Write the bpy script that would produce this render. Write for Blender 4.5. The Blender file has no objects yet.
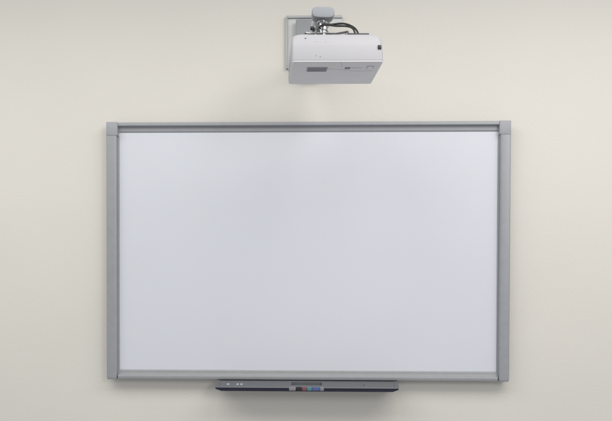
import bpy, bmesh, math, random
from mathutils import Vector, Matrix, Euler
random.seed(4)
S = bpy.context.scene
C = S.collection
Z0 = 1.45                      # height of the board's centre above the floor

# ------------------------------------------------------------------ materials
def mat(name, col, rough=0.5, metal=0.0, var=0.03, scale=12.0, bump=0.0, bscale=200.0, spec=0.5, coat=0.0):
    m = bpy.data.materials.new(name); m.use_nodes = True
    n = m.node_tree.nodes; l = m.node_tree.links
    b = n['Principled BSDF']
    tc = n.new('ShaderNodeTexCoord')
    ns = n.new('ShaderNodeTexNoise'); ns.inputs['Scale'].default_value = scale; ns.inputs['Detail'].default_value = 5
    l.new(tc.outputs['Object'], ns.inputs['Vector'])
    r = n.new('ShaderNodeValToRGB')
    r.color_ramp.elements[0].position = 0.3; r.color_ramp.elements[1].position = 0.7
    r.color_ramp.elements[0].color = [max(0, c*(1-var)) for c in col] + [1]
    r.color_ramp.elements[1].color = [min(1, c*(1+var)) for c in col] + [1]
    l.new(ns.outputs['Fac'], r.inputs['Fac']); l.new(r.outputs['Color'], b.inputs['Base Color'])
    mr = n.new('ShaderNodeMapRange')
    mr.inputs['To Min'].default_value = max(0.02, rough-0.06); mr.inputs['To Max'].default_value = min(1, rough+0.06)
    l.new(ns.outputs['Fac'], mr.inputs['Value']); l.new(mr.outputs['Result'], b.inputs['Roughness'])
    b.inputs['Metallic'].default_value = metal
    b.inputs['Specular IOR Level'].default_value = spec
    b.inputs['Coat Weight'].default_value = coat
    if bump:
        n2 = n.new('ShaderNodeTexNoise'); n2.inputs['Scale'].default_value = bscale; n2.inputs['Detail'].default_value = 6
        l.new(tc.outputs['Object'], n2.inputs['Vector'])
        bp = n.new('ShaderNodeBump'); bp.inputs['Strength'].default_value = bump; bp.inputs['Distance'].default_value = 0.002
        l.new(n2.outputs['Fac'], bp.inputs['Height']); l.new(bp.outputs['Normal'], b.inputs['Normal'])
    return m

M = {
 'wall':   mat('cream wall paint', (.720,.694,.636), .75, var=.014, scale=1.8, bump=.4, bscale=110, spec=.3),
 'board':  mat('white board laminate', (.668,.690,.738), .43, var=.007, scale=2.6, spec=.35),
 'rail':   mat('satin aluminium paint', (.335,.345,.365), .45, .2, var=.03, scale=30),
 'cap':    mat('grey corner plastic', (.345,.35,.375), .5, var=.04, scale=60, bump=.1, bscale=500),
 'lip':    mat('brushed aluminium', (.335,.342,.35), .5, .1, var=.03, scale=30),
 'tray':   mat('mid grey tray plastic', (.115,.119,.127), .5, var=.04, scale=40),
 'navy':   mat('dark navy smoked plastic', (.014,.013,.032), .35, var=.1, scale=20),
 'black':  mat('black plastic', (.018,.018,.022), .45, var=.1, scale=40),
 'groove': mat('dark recess plastic', (.07,.075,.08), .6, var=.1, scale=40),
 'red':    mat('red button plastic', (.20,.075,.09), .45),
 'teal':   mat('teal button plastic', (.075,.22,.26), .45),
 'blue':   mat('blue button plastic', (.085,.115,.26), .45),
 'lilac':  mat('pale grey button plastic', (.225,.222,.25), .45),
 'edge':   mat('tray edge highlight', (.20,.20,.235), .4, var=.03, scale=40),  # highlight on the tray's front lip, put into the colour
 'print':  mat('pale printed symbol', (.42,.44,.47), .6),
 'shell':  mat('white projector plastic', (.405,.402,.42), .5, var=.012, scale=9, bump=.06, bscale=900),
 'base':   mat('brightened projector base plastic', (.73,.72,.735), .55, var=.02, scale=9, bump=.06, bscale=900),  # paler than the shell: bounce light on the underside put into the colour
 'basedk': mat('shaded vent plastic', (.36,.36,.40), .55),
 'slot':   mat('vent slot plastic', (.22,.22,.25), .6),
 'seam':   mat('seam shadow plastic', (.36,.36,.40), .6),
 'mount':  mat('pale grey powder coat', (.56,.58,.60), .5, .1, var=.02, scale=30),
 'plate':  mat('pale grey sheet metal', (.60,.605,.60), .5, .1, var=.02, scale=30),
 'column': mat('mid grey powder coat', (.285,.295,.305), .5, .1, var=.02, scale=30),
 'bar':    mat('grey folded steel', (.45,.465,.47), .5, .1, var=.02, scale=30),
 'endcap': mat('blue grey cap plastic', (.285,.30,.322), .55, var=.02, scale=40),
 'chrome': mat('bright zinc', (.62,.63,.65), .25, .85, var=.05, scale=80),
 'steel':  mat('dull steel', (.30,.30,.30), .35, .8, var=.06, scale=80),
 'cable':  mat('black cable rubber', (.014,.013,.012), .5, var=.1, scale=60),
}

# ------------------------------------------------------------------ helpers
def obj(name, bm, m, parent=None, off=(0,0,0), smooth=True, angle=35):
    bmesh.ops.recalc_face_normals(bm, faces=bm.faces)
    bmesh.ops.translate(bm, verts=bm.verts, vec=-Vector(off))
    me = bpy.data.meshes.new(name); bm.to_mesh(me); bm.free()
    if smooth:
        for p in me.polygons: p.use_smooth = True
        me.set_sharp_from_angle(angle=math.radians(angle))
    me.materials.append(m)
    o = bpy.data.objects.new(name, me); C.objects.link(o)
    if parent: o.parent = parent
    return o

def box(bm, x0, x1, y0, y1, z0, z1, bev=0.0, seg=2, rot=None, piv=None):
    t = bmesh.new()
    bmesh.ops.create_cube(t, size=1)
    for v in t.verts:
        v.co = Vector(((x0+x1)/2 + v.co.x*(x1-x0), (y0+y1)/2 + v.co.y*(y1-y0), (z0+z1)/2 + v.co.z*(z1-z0)))
    if bev:
        bmesh.ops.bevel(t, geom=t.edges[:], offset=bev, segments=seg, profile=.5, affect='EDGES', clamp_overlap=True)
    if rot is not None:
        p = Vector(piv) if piv else Vector(((x0+x1)/2, (y0+y1)/2, (z0+z1)/2))
        bmesh.ops.rotate(t, verts=t.verts, cent=p, matrix=rot)
    me = bpy.data.meshes.new('tmp'); t.to_mesh(me); t.free(); bm.from_mesh(me); bpy.data.meshes.remove(me)
    return bm

def prism(bm, prof, axis, a, b, capa=True, capb=True):
    """extrude a 2D profile along x ('x': prof is (y,z)) or z ('z': prof is (x,y))."""
    f = (lambda p, t: Vector((t, p[0], p[1]))) if axis == 'x' else (lambda p, t: Vector((p[0], p[1], t)))
    A = [bm.verts.new(f(p, a)) for p in prof]; B = [bm.verts.new(f(p, b)) for p in prof]
    n = len(prof)
    for i in range(n):
        bm.faces.new((A[i], A[(i+1) % n], B[(i+1) % n], B[i]))
    if capa: bm.faces.new(A[::-1])
    if capb: bm.faces.new(B)
    return bm

def tube(bm, pts, r, seg=10, sub=8):
    P = [Vector(p) for p in pts]; Q = [P[0]*2-P[1]] + P + [P[-1]*2-P[-2]]
    c = []
    for i in range(1, len(Q)-2):
        for k in range(sub):
            t = k/sub; a, b, d, e = Q[i-1], Q[i], Q[i+1], Q[i+2]
            c.append(.5*((2*b)+(d-a)*t+(2*a-5*b+4*d-e)*t*t+(3*b-a-3*d+e)*t**3))
    c.append(P[-1])
    T = [(c[min(i+1, len(c)-1)]-c[max(i-1, 0)]).normalized() for i in range(len(c))]
    u = T[0].orthogonal().normalized(); R = []
    for p, t in zip(c, T):
        u = (u - t*u.dot(t)).normalized(); w = t.cross(u)
        R.append([bm.verts.new(p + r*(u*math.cos(2*math.pi*k/seg)+w*math.sin(2*math.pi*k/seg))) for k in range(seg)])
    for a, b in zip(R, R[1:]):
        for k in range(seg): bm.faces.new((a[k], a[(k+1) % seg], b[(k+1) % seg], b[k]))
    bm.faces.new(R[0][::-1]); bm.faces.new(R[-1])
    return bm

def cyl(bm, p0, p1, r0, r1=None, seg=24, bev=0.0):
    """straight turned piece with small chamfers"""
    r1 = r0 if r1 is None else r1
    a, b = Vector(p0), Vector(p1); t = (b-a); L = t.length; t.normalize(); u = t.orthogonal().normalized(); w = t.cross(u)
    st = [(0, r0-bev), (bev, r0), (L-bev, r1), (L, r1-bev)] if bev else [(0, r0), (L, r1)]
    R = [[bm.verts.new(a+t*h+r*(u*math.cos(2*math.pi*k/seg)+w*math.sin(2*math.pi*k/seg))) for k in range(seg)] for h, r in st]
    for x, y in zip(R, R[1:]):
        for k in range(seg): bm.faces.new((x[k], x[(k+1) % seg], y[(k+1) % seg], y[k]))
    bm.faces.new(R[0][::-1]); bm.faces.new(R[-1])
    return bm

def rrect(hx, hy, r, n=6):
    out = []
    for sx, sy, a0 in ((1, 1, 0), (-1, 1, 90), (-1, -1, 180), (1, -1, 270)):
        for k in range(n+1):
            a = math.radians(a0 + 90*k/n)
            out.append((sx*(hx-r)+r*math.cos(a), sy*(hy-r)+r*math.sin(a)))
    return out

def loft(bm, rings):
    V = [[bm.verts.new(p) for p in ring] for ring in rings]
    n = len(V[0])
    for a, b in zip(V, V[1:]):
        for k in range(n): bm.faces.new((a[k], a[(k+1) % n], b[(k+1) % n], b[k]))
    bm.faces.new(V[0][::-1]); bm.faces.new(V[-1])
    return bm

def thing(name, label, cat, loc, rot=(0,0,0), group=None):
    o = bpy.data.objects.new(name, None); C.objects.link(o)
    o.location = loc; o.rotation_euler = rot; o.empty_display_size = .1
    o['label'] = label; o['category'] = cat
    if group: o['group'] = group
    return o
def tag(o, label, cat, group=None):
    o['label'] = label; o['category'] = cat
    if group: o['group'] = group
    return o
N = bmesh.new

# ------------------------------------------------------------------ wall
w = obj('wall', box(N(), -4.5, 4.5, 0, .15, -.4-Z0+.4, 1.9), M['wall'], smooth=False)
w.location = (0, 0, Z0); w['kind'] = 'structure'

# ------------------------------------------------------------------ whiteboard
HX, HZ = .9975, .639
base = Vector((0, 0, -HZ))
wb = thing('whiteboard', 'wide blank white board in a grey metal frame, pen tray under it', 'whiteboard', (.0005, -.021, Z0-.6365))
wb.scale = (.9942, 1, .9942)
def wpart(name, bm, m, parent=None, **k):
    return obj(name, bm, m, parent or wb, off=base if parent is None else base, **k)

wpart('writing_surface', box(N(), -.952, .952, -.0135, -.004, -.61, .61), M['board'], smooth=False)

# brackets that stand the board off the wall
for bxx in (-.72, .72):
    for bzz in (-.49, .49):
        wpart('wall_bracket', box(N(), bxx-.03, bxx+.03, -.0045, .0205, bzz-.07, bzz+.07, .002), M['column'])
# side rails: profile in (x, y), x measured from the outer edge inwards
sp = [(0, -.004), (0, -.036)]
for k in range(1, 6):
    a = math.radians(90*k/5); sp.append((.006-.006*math.cos(a), -.036-.006*math.sin(a)))
sp += [(.040, -.0425), (.046, -.041), (.0495, -.038), (.0505, -.032), (.0508, -.020), (.0565, -.0190), (.0575, -.0175), (.0575, -.004)]
for s in (-1, 1):
    bm = N()
    prism(bm, [(s*(HX-x), y) for x, y in sp], 'z', -HZ+.012, HZ-.067)
    # rounded lower end
    prev = None
    rings = []
    for k in range(0, 5):
        a = math.radians(90*k/4); q = .004*(1-math.cos(a)); dz = .012*math.sin(a)
        rings.append([Vector((s*(HX-(x+(q if x < .02 else -q))), min(-.004, y+(q if y < -.03 else 0)), -HZ+.012-dz)) for x, y in sp])
    loft(bm, rings)
    wpart('side_rail', bm, M['rail'], angle=28)
    bm = N()
    box(bm, s*HX-(.056 if s > 0 else 0), s*HX+(0 if s > 0 else .056), -.0436, -.004, HZ-.0665, HZ+.0006, .0025, 2)
    wpart('corner_cap', bm, M['cap'])

# top and bottom rails: (depth, distance from inner edge outwards)
hp = [(-.0142, 0), (-.0185, .006), (-.0205, .024), (-.0215, .0275), (-.034, .0285), (-.0365, .0295), (-.038, .032), (-.038, .0415), (-.0370, .0445), (-.0345, .0468), (-.031, .0472), (-.004, .0472), (-.004, 0)]
XI = HX-.0560
bm = prism(N(), [(y, HZ-.0472+z) for y, z in hp], 'x', -XI, XI)
wpart('top_rail', bm, M['rail'], angle=8)
hb = [(-.0142, 0), (-.0185, .005), (-.0195, .020), (-.0215, .0235), (-.034, .0245), (-.0375, .0262), (-.039, .0290), (-.039, .0340), (-.0385, .0395), (-.0365, .0445), (-.031, .0470), (-.004, .0472), (-.004, 0)]
bm = prism(N(), [(y, -HZ+.0472-z) for y, z in hb], 'x', -XI, XI)
wpart('bottom_rail', bm, M['lip'], angle=30)

# pen tray
x0, x1 = -.4419, .4493
tray = N()
tp = [(-.004, -.650), (-.004, -.6415), (-.044, -.6415), (-.052, -.6400), (-.085, -.6475), (-.112, -.6570), (-.1185, -.6605), (-.1205, -.6640), (-.118, -.6660), (-.05, -.672)]
n0, n1 = -.0715, .0765
tn = [(-.004, -.650), (-.004, -.6415), (-.044, -.6415), (-.052, -.6400), (-.066, -.6432), (-.0661, -.6640), (-.1030, -.6655), (-.1032, -.6538), (-.112, -.6570), (-.1185, -.6605), (-.1205, -.6640), (-.118, -.6660), (-.05, -.672)]
prism(tray, tp, 'x', x0+.004, n0); prism(tray, tp, 'x', n1, x1-.004)
prism(tray, tn, 'x', n0, n1, False, False)
tr = wpart('pen_tray', tray, M['tray'], angle=30)
def tpart(name, bm, m, label=None, **k):
    o = obj(name, bm, m, tr, off=base, **k)
    if label: o['label'] = label
    return o
for s, xa in ((-1, x0), (1, x1)):
    bm = prism(N(), [(y-.0012 if y < -.05 else y, z+.0012) for y, z in tp], 'x', xa, xa-s*.02)
    tpart('end_cap', bm, M['tray'], angle=30)
# dark strip under the front edge, corners cut back at both ends
for _ in (0,):
    bm = N()
    a = [(x0+.002, -.6665), (x0+.001, -.672), (x0+.03, -.6825), (x1-.03, -.6825), (x1-.001, -.672), (x1-.002, -.6665)]
    F = [bm.verts.new((x, -.1185, z)) for x, z in a]; B = [bm.verts.new((x, -.012, z)) for x, z in a]
    bm.faces.new(F); bm.faces.new(B[::-1])
    for i in range(6): bm.faces.new((F[i], F[(i+1) % 6], B[(i+1) % 6], B[i]))
    bmesh.ops.bevel(bm, geom=bm.edges[:], offset=.0015, segments=2, affect='EDGES')
    tpart('smoked_strip', bm, M['navy'])
tpart('front_lip_highlight', box(N(), x0+.003, x1-.003, -.1219, -.117, -.6660, -.6622, .0012), M['edge'])  # thin paler strip added as the highlight along the tray's front
tpart('eraser_recess', box(N(), n0+.001, n1-.001, -.1025, -.067, -.6637, -.6560, .002), M['groove'])
bx = [(-.0819, -.0485, 'lilac', 'pale grey button at the left end'), (-.0480, -.0195, 'black', 'black button'), (-.0190, .0048, 'red', 'dull red button'),
      (.0053, .0290, 'teal', 'teal green button'), (.0295, .0675, 'blue', 'blue button'), (.0680, .0876, 'lilac', 'pale grey button at the right end')]
for a, b, m, lab in bx:
    tpart('button', box(N(), a, b, -.1262, -.110, -.6785, -.6600, .0034, 3), M[m], lab)
def onslope(x, d, hw, hd, shape):            # small flat print lying on the tray's sloping top
    bm = N(); nrm = Vector((0, -.0095, .027)).normalized(); tv = Vector((0, -.027, -.0095)).normalized()
    c = Vector((x, -.098, -.6521)) + tv*d + nrm*.0006
    pts = [(math.cos(2*math.pi*k/shape), math.sin(2*math.pi*k/shape)) for k in range(shape)]
    lo = [bm.verts.new(c + Vector((hw*p, 0, 0)) + tv*hd*q - nrm*.0006) for p, q in pts]
    hi = [bm.verts.new(c + Vector((hw*p, 0, 0)) + tv*hd*q) for p, q in pts]
    bm.faces.new(hi)
    for i in range(shape): bm.faces.new((lo[i], lo[(i+1) % shape], hi[(i+1) % shape], hi[i]))
    return bm
tpart('symbol', onslope(-.381, 0, .0095, .0085, 4), M['print'])
tpart('symbol', onslope(-.3345, 0, .0062, .0075, 12), M['print'])
tpart('symbol', onslope(-.3155, 0, .0062, .0075, 12), M['print'])
tpart('seam', onslope(.2807, .0, .0014, .012, 4), M['black'])

# ------------------------------------------------------------------ projector
PL = Vector((.12354, -.65325, .68302)); PR = (.00184, -.02775, .09982)
pj = thing('projector', 'white box projector hanging from the grey wall arm above the board', 'projector', PL+Vector((0,0,Z0)), PR)
hx, hy, ht = .177, .1465, .119
rings = []
def ring(z, i, j, r): return [Vector((x, y, z)) for x, y in rrect(hx-i, hy-j, r)]
rings.append(ring(.0046, .0010, .0010, .011)); rings.append(ring(.0060, 0, 0, .012))
rings.append(ring(.0605, .0012, .0015, .012))
for k in range(1, 13):
    a = math.radians(16+74*k/12)
    zz = .0620+(ht-.0620)*(math.sin(a)-math.sin(math.radians(16)))/(1-math.sin(math.radians(16)))
    rings.append(ring(zz, .0012+.030*(1-math.cos(a))**2.2, .0015+.046*(1-math.cos(a)), .012+.022*(1-math.cos(a))))
def front_y(z):                     # the front face's depth at height z
    if z <= .0605: return -(hy-.0015*(z-.006)/.0545)
    s0 = math.sin(math.radians(16)); q = s0+(1-s0)*min(1, max(0, (z-.062)/(ht-.062)))
    return -(hy-.0015-.046*(1-math.cos(math.asin(q))))
obj('housing', loft(N(), rings), M['shell'], pj, angle=24)
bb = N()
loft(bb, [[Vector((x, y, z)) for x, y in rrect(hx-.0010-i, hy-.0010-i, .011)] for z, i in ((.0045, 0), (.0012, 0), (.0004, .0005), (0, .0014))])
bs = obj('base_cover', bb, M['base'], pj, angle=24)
# vent panel on the underside
bm = N(); box(bm, -.114, -.032, -.081, -.031, -.0022, .002, .0012)
vt = obj('vent', bm, M['basedk'], bs)
bm = N()
for k in range(6):
    y = -.0755+k*.0078
    box(bm, -.110, -.036, y, y+.0042, -.0029, -.0012, .0006)
obj('slat', bm, M['slot'], vt)
bm = N(); tube(bm, [(.012, -.137, 0), (.017, -.120, 0), (.022, -.098, 0), (.020, -.080, 0)], .0007); 
tube(bm, [(-.030, -.060, 0), (.03, -.048, 0), (.09, -.030, 0), (.150, -.036, 0)], .0007)
obj('seam', bm, M['seam'], bs)
obj('latch', box(N(), .036, .058, -.078, -.062, -.0025, .001, .001), M['slot'], bs)
bm = N()
for k in range(5): box(bm, .064+k*.008, .0695+k*.008, -.073, -.069, -.0007, .001)
obj('printed_mark', bm, M['basedk'], bs)
bm = N(); box(bm, .122, .150, -.095, -.060, -.0009, .001, .0004)
obj('sticker', bm, M['seam'], bs)
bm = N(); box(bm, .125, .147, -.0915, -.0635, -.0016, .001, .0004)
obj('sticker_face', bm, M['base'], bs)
# front: infrared window, screw, small marks
obj('infrared_window', box(N(), .1560, .1698, -.1490, -.138, .0480, .0635, .0015), M['black'], pj)
Rx = Matrix.Rotation(0, 3, 'X')
obj('screw', cyl(N(), (-.122, front_y(.0925)+.006, .0920), (-.122, front_y(.0925)-.0006, .0930), .0030, .0030, 16, .0004), M['black'], pj)
for x, z, r in ((-.083, .0780, .0014), (-.043, .0780, .0014), (-.084, .0235, .0022), (-.068, .0195, .0026)):
    obj('pin_hole', cyl(N(), (x, front_y(z)+.006, z-.001), (x, front_y(z)-.0003, z+.0002), r, r, 14), M['slot'], pj)
# connector bay on top that the cables run into
bm = N(); box(bm, .045, .130, -.108, -.074, .112, .1235, .002)
obj('connector_bay', bm, M['black'], pj)
# lens and intake grille on the wall side
bm = cyl(N(), (.06, .140, .060), (.06, .152, .060), .034, .034, 40, .002)
ln = obj('lens_ring', bm, M['basedk'], pj)
obj('lens', cyl(N(), (.06, .150, .060), (.06, .1535, .060), .026, .024, 40, .001), M['navy'], ln)
bm = N()
for k in range(9): box(bm, -.1785, -.172, -.06+k*.014, -.052+k*.014, .022, .052, .0008)
obj('side_grille', bm, M['basedk'], pj)

# ------------------------------------------------------------------ projector mount
MB = Vector((.0, 0, .88))
mt = thing('projector_mount', 'grey metal wall bracket and arm with a rounded end cap, holding the projector', 'projector mount', MB+Vector((0,0,Z0)))
def mpart(name, bm, m, parent=None, **k): return obj(name, bm, m, parent or mt, off=MB, **k)
# wall plate: a pale sheet with a grey folded bar along the top and down the left edge
bm = N()
L6 = [(-.0985, 1.1535), (-.0985, .9080), (-.0520, .9080), (-.0520, 1.1235), (.1700, 1.1235), (.1700, 1.1535)]
A = [bm.verts.new((x, -.012, z)) for x, z in L6]; B = [bm.verts.new((x, -.0005, z)) for x, z in L6]
bm.faces.new(A); bm.faces.new(B[::-1])
for k in range(6): bm.faces.new((A[k], A[(k+1) % 6], B[(k+1) % 6], B[k]))
wp = mpart('wall_plate', bm, M['plate'], smooth=False)
o = mpart('top_bar', box(N(), -.1075, .1712, -.022, -.0005, 1.1537, 1.1655, .0015), M['bar'])
o = mpart('side_bar', box(N(), -.1075, -.0987, -.022, -.0005, .9060, 1.1535, .0015), M['bar'])
# column
bm = N(); box(bm, -.0565, .066, -.055, -.0125, .856, 1.1335, .004, 3)
mpart('column', bm, M['column'])
# arm
yaw = math.radians(5.7); cap_c = Vector((.081, -.700, .9120)); d = Vector((math.sin(yaw), -math.cos(yaw), 0)); sd = Vector((math.cos(yaw), math.sin(yaw), 0))
L = .655
def oval(hw, hh, n=44):
    o = []
    for k in range(n):
        t = 2*math.pi*(k+.5)/n; c, q = math.cos(t), math.sin(t)
        o.append((hw*math.copysign(abs(c)**.42, c), hh*math.copysign(abs(q)**.85, q)))
    return o
def along(c, pr): return [c + sd*x + Vector((0, 0, z)) for x, z in pr]
st = cap_c - d*L
bm = loft(N(), [along(st, oval(.037, .0195)), along(cap_c - d*.030, oval(.037, .0195))])
mpart('arm', bm, M['mount'])
bm = loft(N(), [along(cap_c - d*.052, oval(.0440, .0213)), along(cap_c - d*.010, oval(.0455, .0224)), along(cap_c - d*.003, oval(.0448, .0218)), along(cap_c, oval(.0425, .0200)), along(cap_c + d*.0012, oval(.036, .0155))])
mpart('end_cap', bm, M['endcap'], angle=40)
# tilt head under the arm
g = cap_c - d*.045 + Vector((0, 0, -.030)); gx, gy = g.x, g.y
top = PL.z + ht
bm = cyl(N(), (gx, gy, .900), (gx, gy, .838), .013, .013, 24, .001)
cyl(bm, (gx, gy, .8955), (gx, gy, .884), .022, .021, 28, .0015)
mpart('swivel_post', bm, M['chrome'])
bm = N()
box(bm, gx-.040, gx-.034, gy-.024, gy+.024, .808, .866, .0012, rot=Matrix.Rotation(math.radians(14), 3, 'Y'))
box(bm, gx+.024, gx+.030, gy-.024, gy+.024, .808, .856, .0012, rot=Matrix.Rotation(math.radians(-10), 3, 'Y'))
box(bm, gx-.038, gx+.034, gy-.020, gy+.022, .836, .841, .0012)
mpart('yoke', bm, M['steel'])
bm = cyl(N(), (gx-.062, gy-.008, .832), (gx+.046, gy-.008, .836), .0045, .0045, 16)
cyl(bm, (gx+.034, gy-.008, .835), (gx+.050, gy-.008, .8355), .0095, .0085, 6, .0008)
cyl(bm, (gx-.063, gy-.008, .832), (gx-.047, gy-.008, .8325), .0095, .0085, 6, .0008)
mpart('tilt_bolt', bm, M['chrome'])
bm = cyl(N(), (gx+.008, gy-.028, .815), (gx+.008, gy-.026, .858), .0065, .0065, 16, .001)
cyl(bm, (gx+.008, gy-.0275, .846), (gx+.008, gy-.0265, .860), .0105, .009, 12, .001)
mpart('adjusting_screw', bm, M['chrome'])
bm = cyl(N(), (gx-.026, gy-.028, .812), (gx-.026, gy-.026, .846), .005, .005, 16, .001)
cyl(bm, (gx-.026, gy-.0275, .834), (gx-.026, gy-.0270, .842), .010, .009, 6, .001)
mpart('adjusting_screw', bm, M['steel'])
bm = N()
cz = top+.031
box(bm, gx-.045, gx+.045, gy-.034, gy+.050, cz-.002, cz+.003, .0015)
for ang, l in ((-24, .114), (207, .078), (40, .13), (140, .12)):
    a = math.radians(ang)
    rot = Matrix.Rotation(a, 3, 'Z')
    box(bm, gx+.020, gx+l, gy-.008, gy+.008, cz-.0025, cz+.0025, .001, rot=rot, piv=(gx, gy, cz))
    e = Vector((gx, gy, cz)) + rot @ Vector((l-.010, 0, 0))
    cyl(bm, (e.x, e.y, cz-.034), (e.x, e.y, cz+.0029), .005, .005, 16, .0008)
mpart('spider_plate', bm, M['steel'])

bm = cyl(N(), (.046, -.690, .850), (.029, -.692, .851), .0085, .0075, 14, .0015)
mpart('lock_knob', bm, M['black'])
# ------------------------------------------------------------------ cables
zo = Vector((0, 0, Z0))
def cable(pts, r, label):
    o0 = Vector(pts[-1])
    bm = tube(N(), [Vector(p) for p in pts], r, 12, 10)
    o = obj('cable', bm, M['cable'], None, off=o0); o.location = o0+zo
    return tag(o, label, 'cable', 'black cables from the arm to the projector')
cable([(.062, -.50, .897), (.068, -.575, .886), (.074, -.645, .870), (.080, -.705, .862), (.111, -.722, .854), (.150, -.725, .8565), (.178, -.725, .852), (.204, -.726, .838), (.2175, -.727, .818), (.219, -.727, .798)], .0037,
      'upper black cable, arching highest out of the arm and over to the projector top')
cable([(.050, -.50, .897), (.057, -.570, .885), (.063, -.640, .868), (.071, -.700, .857), (.096, -.726, .851), (.131, -.729, .8455), (.170, -.730, .8440), (.194, -.731, .8365), (.2050, -.731, .819), (.2070, -.731, .797)], .0037,
      'lower black cable, sagging flatter just beneath the other one on its way to the projector')

# ------------------------------------------------------------------ lights (ceiling panels and a window to the right, all outside the view)
def area(name, loc, target, sx, sy, power, col):
    L = bpy.data.lights.new(name, 'AREA'); L.shape = 'RECTANGLE'; L.size = sx; L.size_y = sy; L.energy = power; L.color = col
    o = bpy.data.objects.new(name, L); C.objects.link(o); o.location = loc
    o.rotation_euler = (Vector(target)-Vector(loc)).to_track_quat('-Z', 'Y').to_euler()
    return o
area('ceiling_light', (1.65, -1.75, Z0+1.68), (1.65, -1.749, 0), 2.8, 1.3, 52, (1, .975, .955))
area('ceiling_light', (-1.9, -1.95, Z0+1.70), (-1.9, -1.949, 0), 3.6, 1.7, 64, (1, .99, .955))
area('window_light', (3.3, -5.9, Z0+1.65), (0, 0, Z0+.1), 1.4, 1.4, 58, (.99, .985, 1))
wd = bpy.data.worlds.new('World'); S.world = wd; wd.use_nodes = True
bg = wd.node_tree.nodes['Background']; bg.inputs['Color'].default_value = (.97, .98, 1, 1); bg.inputs['Strength'].default_value = .40

# ------------------------------------------------------------------ camera
cam = bpy.data.cameras.new('camera'); co = bpy.data.objects.new('camera', cam); C.objects.link(co)
co.location = (.092605, -3.5, Z0-.199988)
co.rotation_euler = (Matrix.Rotation(.0276109, 3, 'Z') @ Matrix.Rotation(math.pi/2-.0150194, 3, 'X') @ Matrix.Rotation(.0029259, 3, 'Z')).to_euler()
cam.sensor_width = 36; cam.lens = 699.7301/612*36; cam.shift_y = 91.755/612; cam.clip_end = 100
S.camera = co
S.view_settings.view_transform = 'Standard'; S.view_settings.look = 'None'; S.view_settings.exposure = 0.07; S.view_settings.gamma = 1
S.render.engine = 'CYCLES'
S.cycles.max_bounces = 8
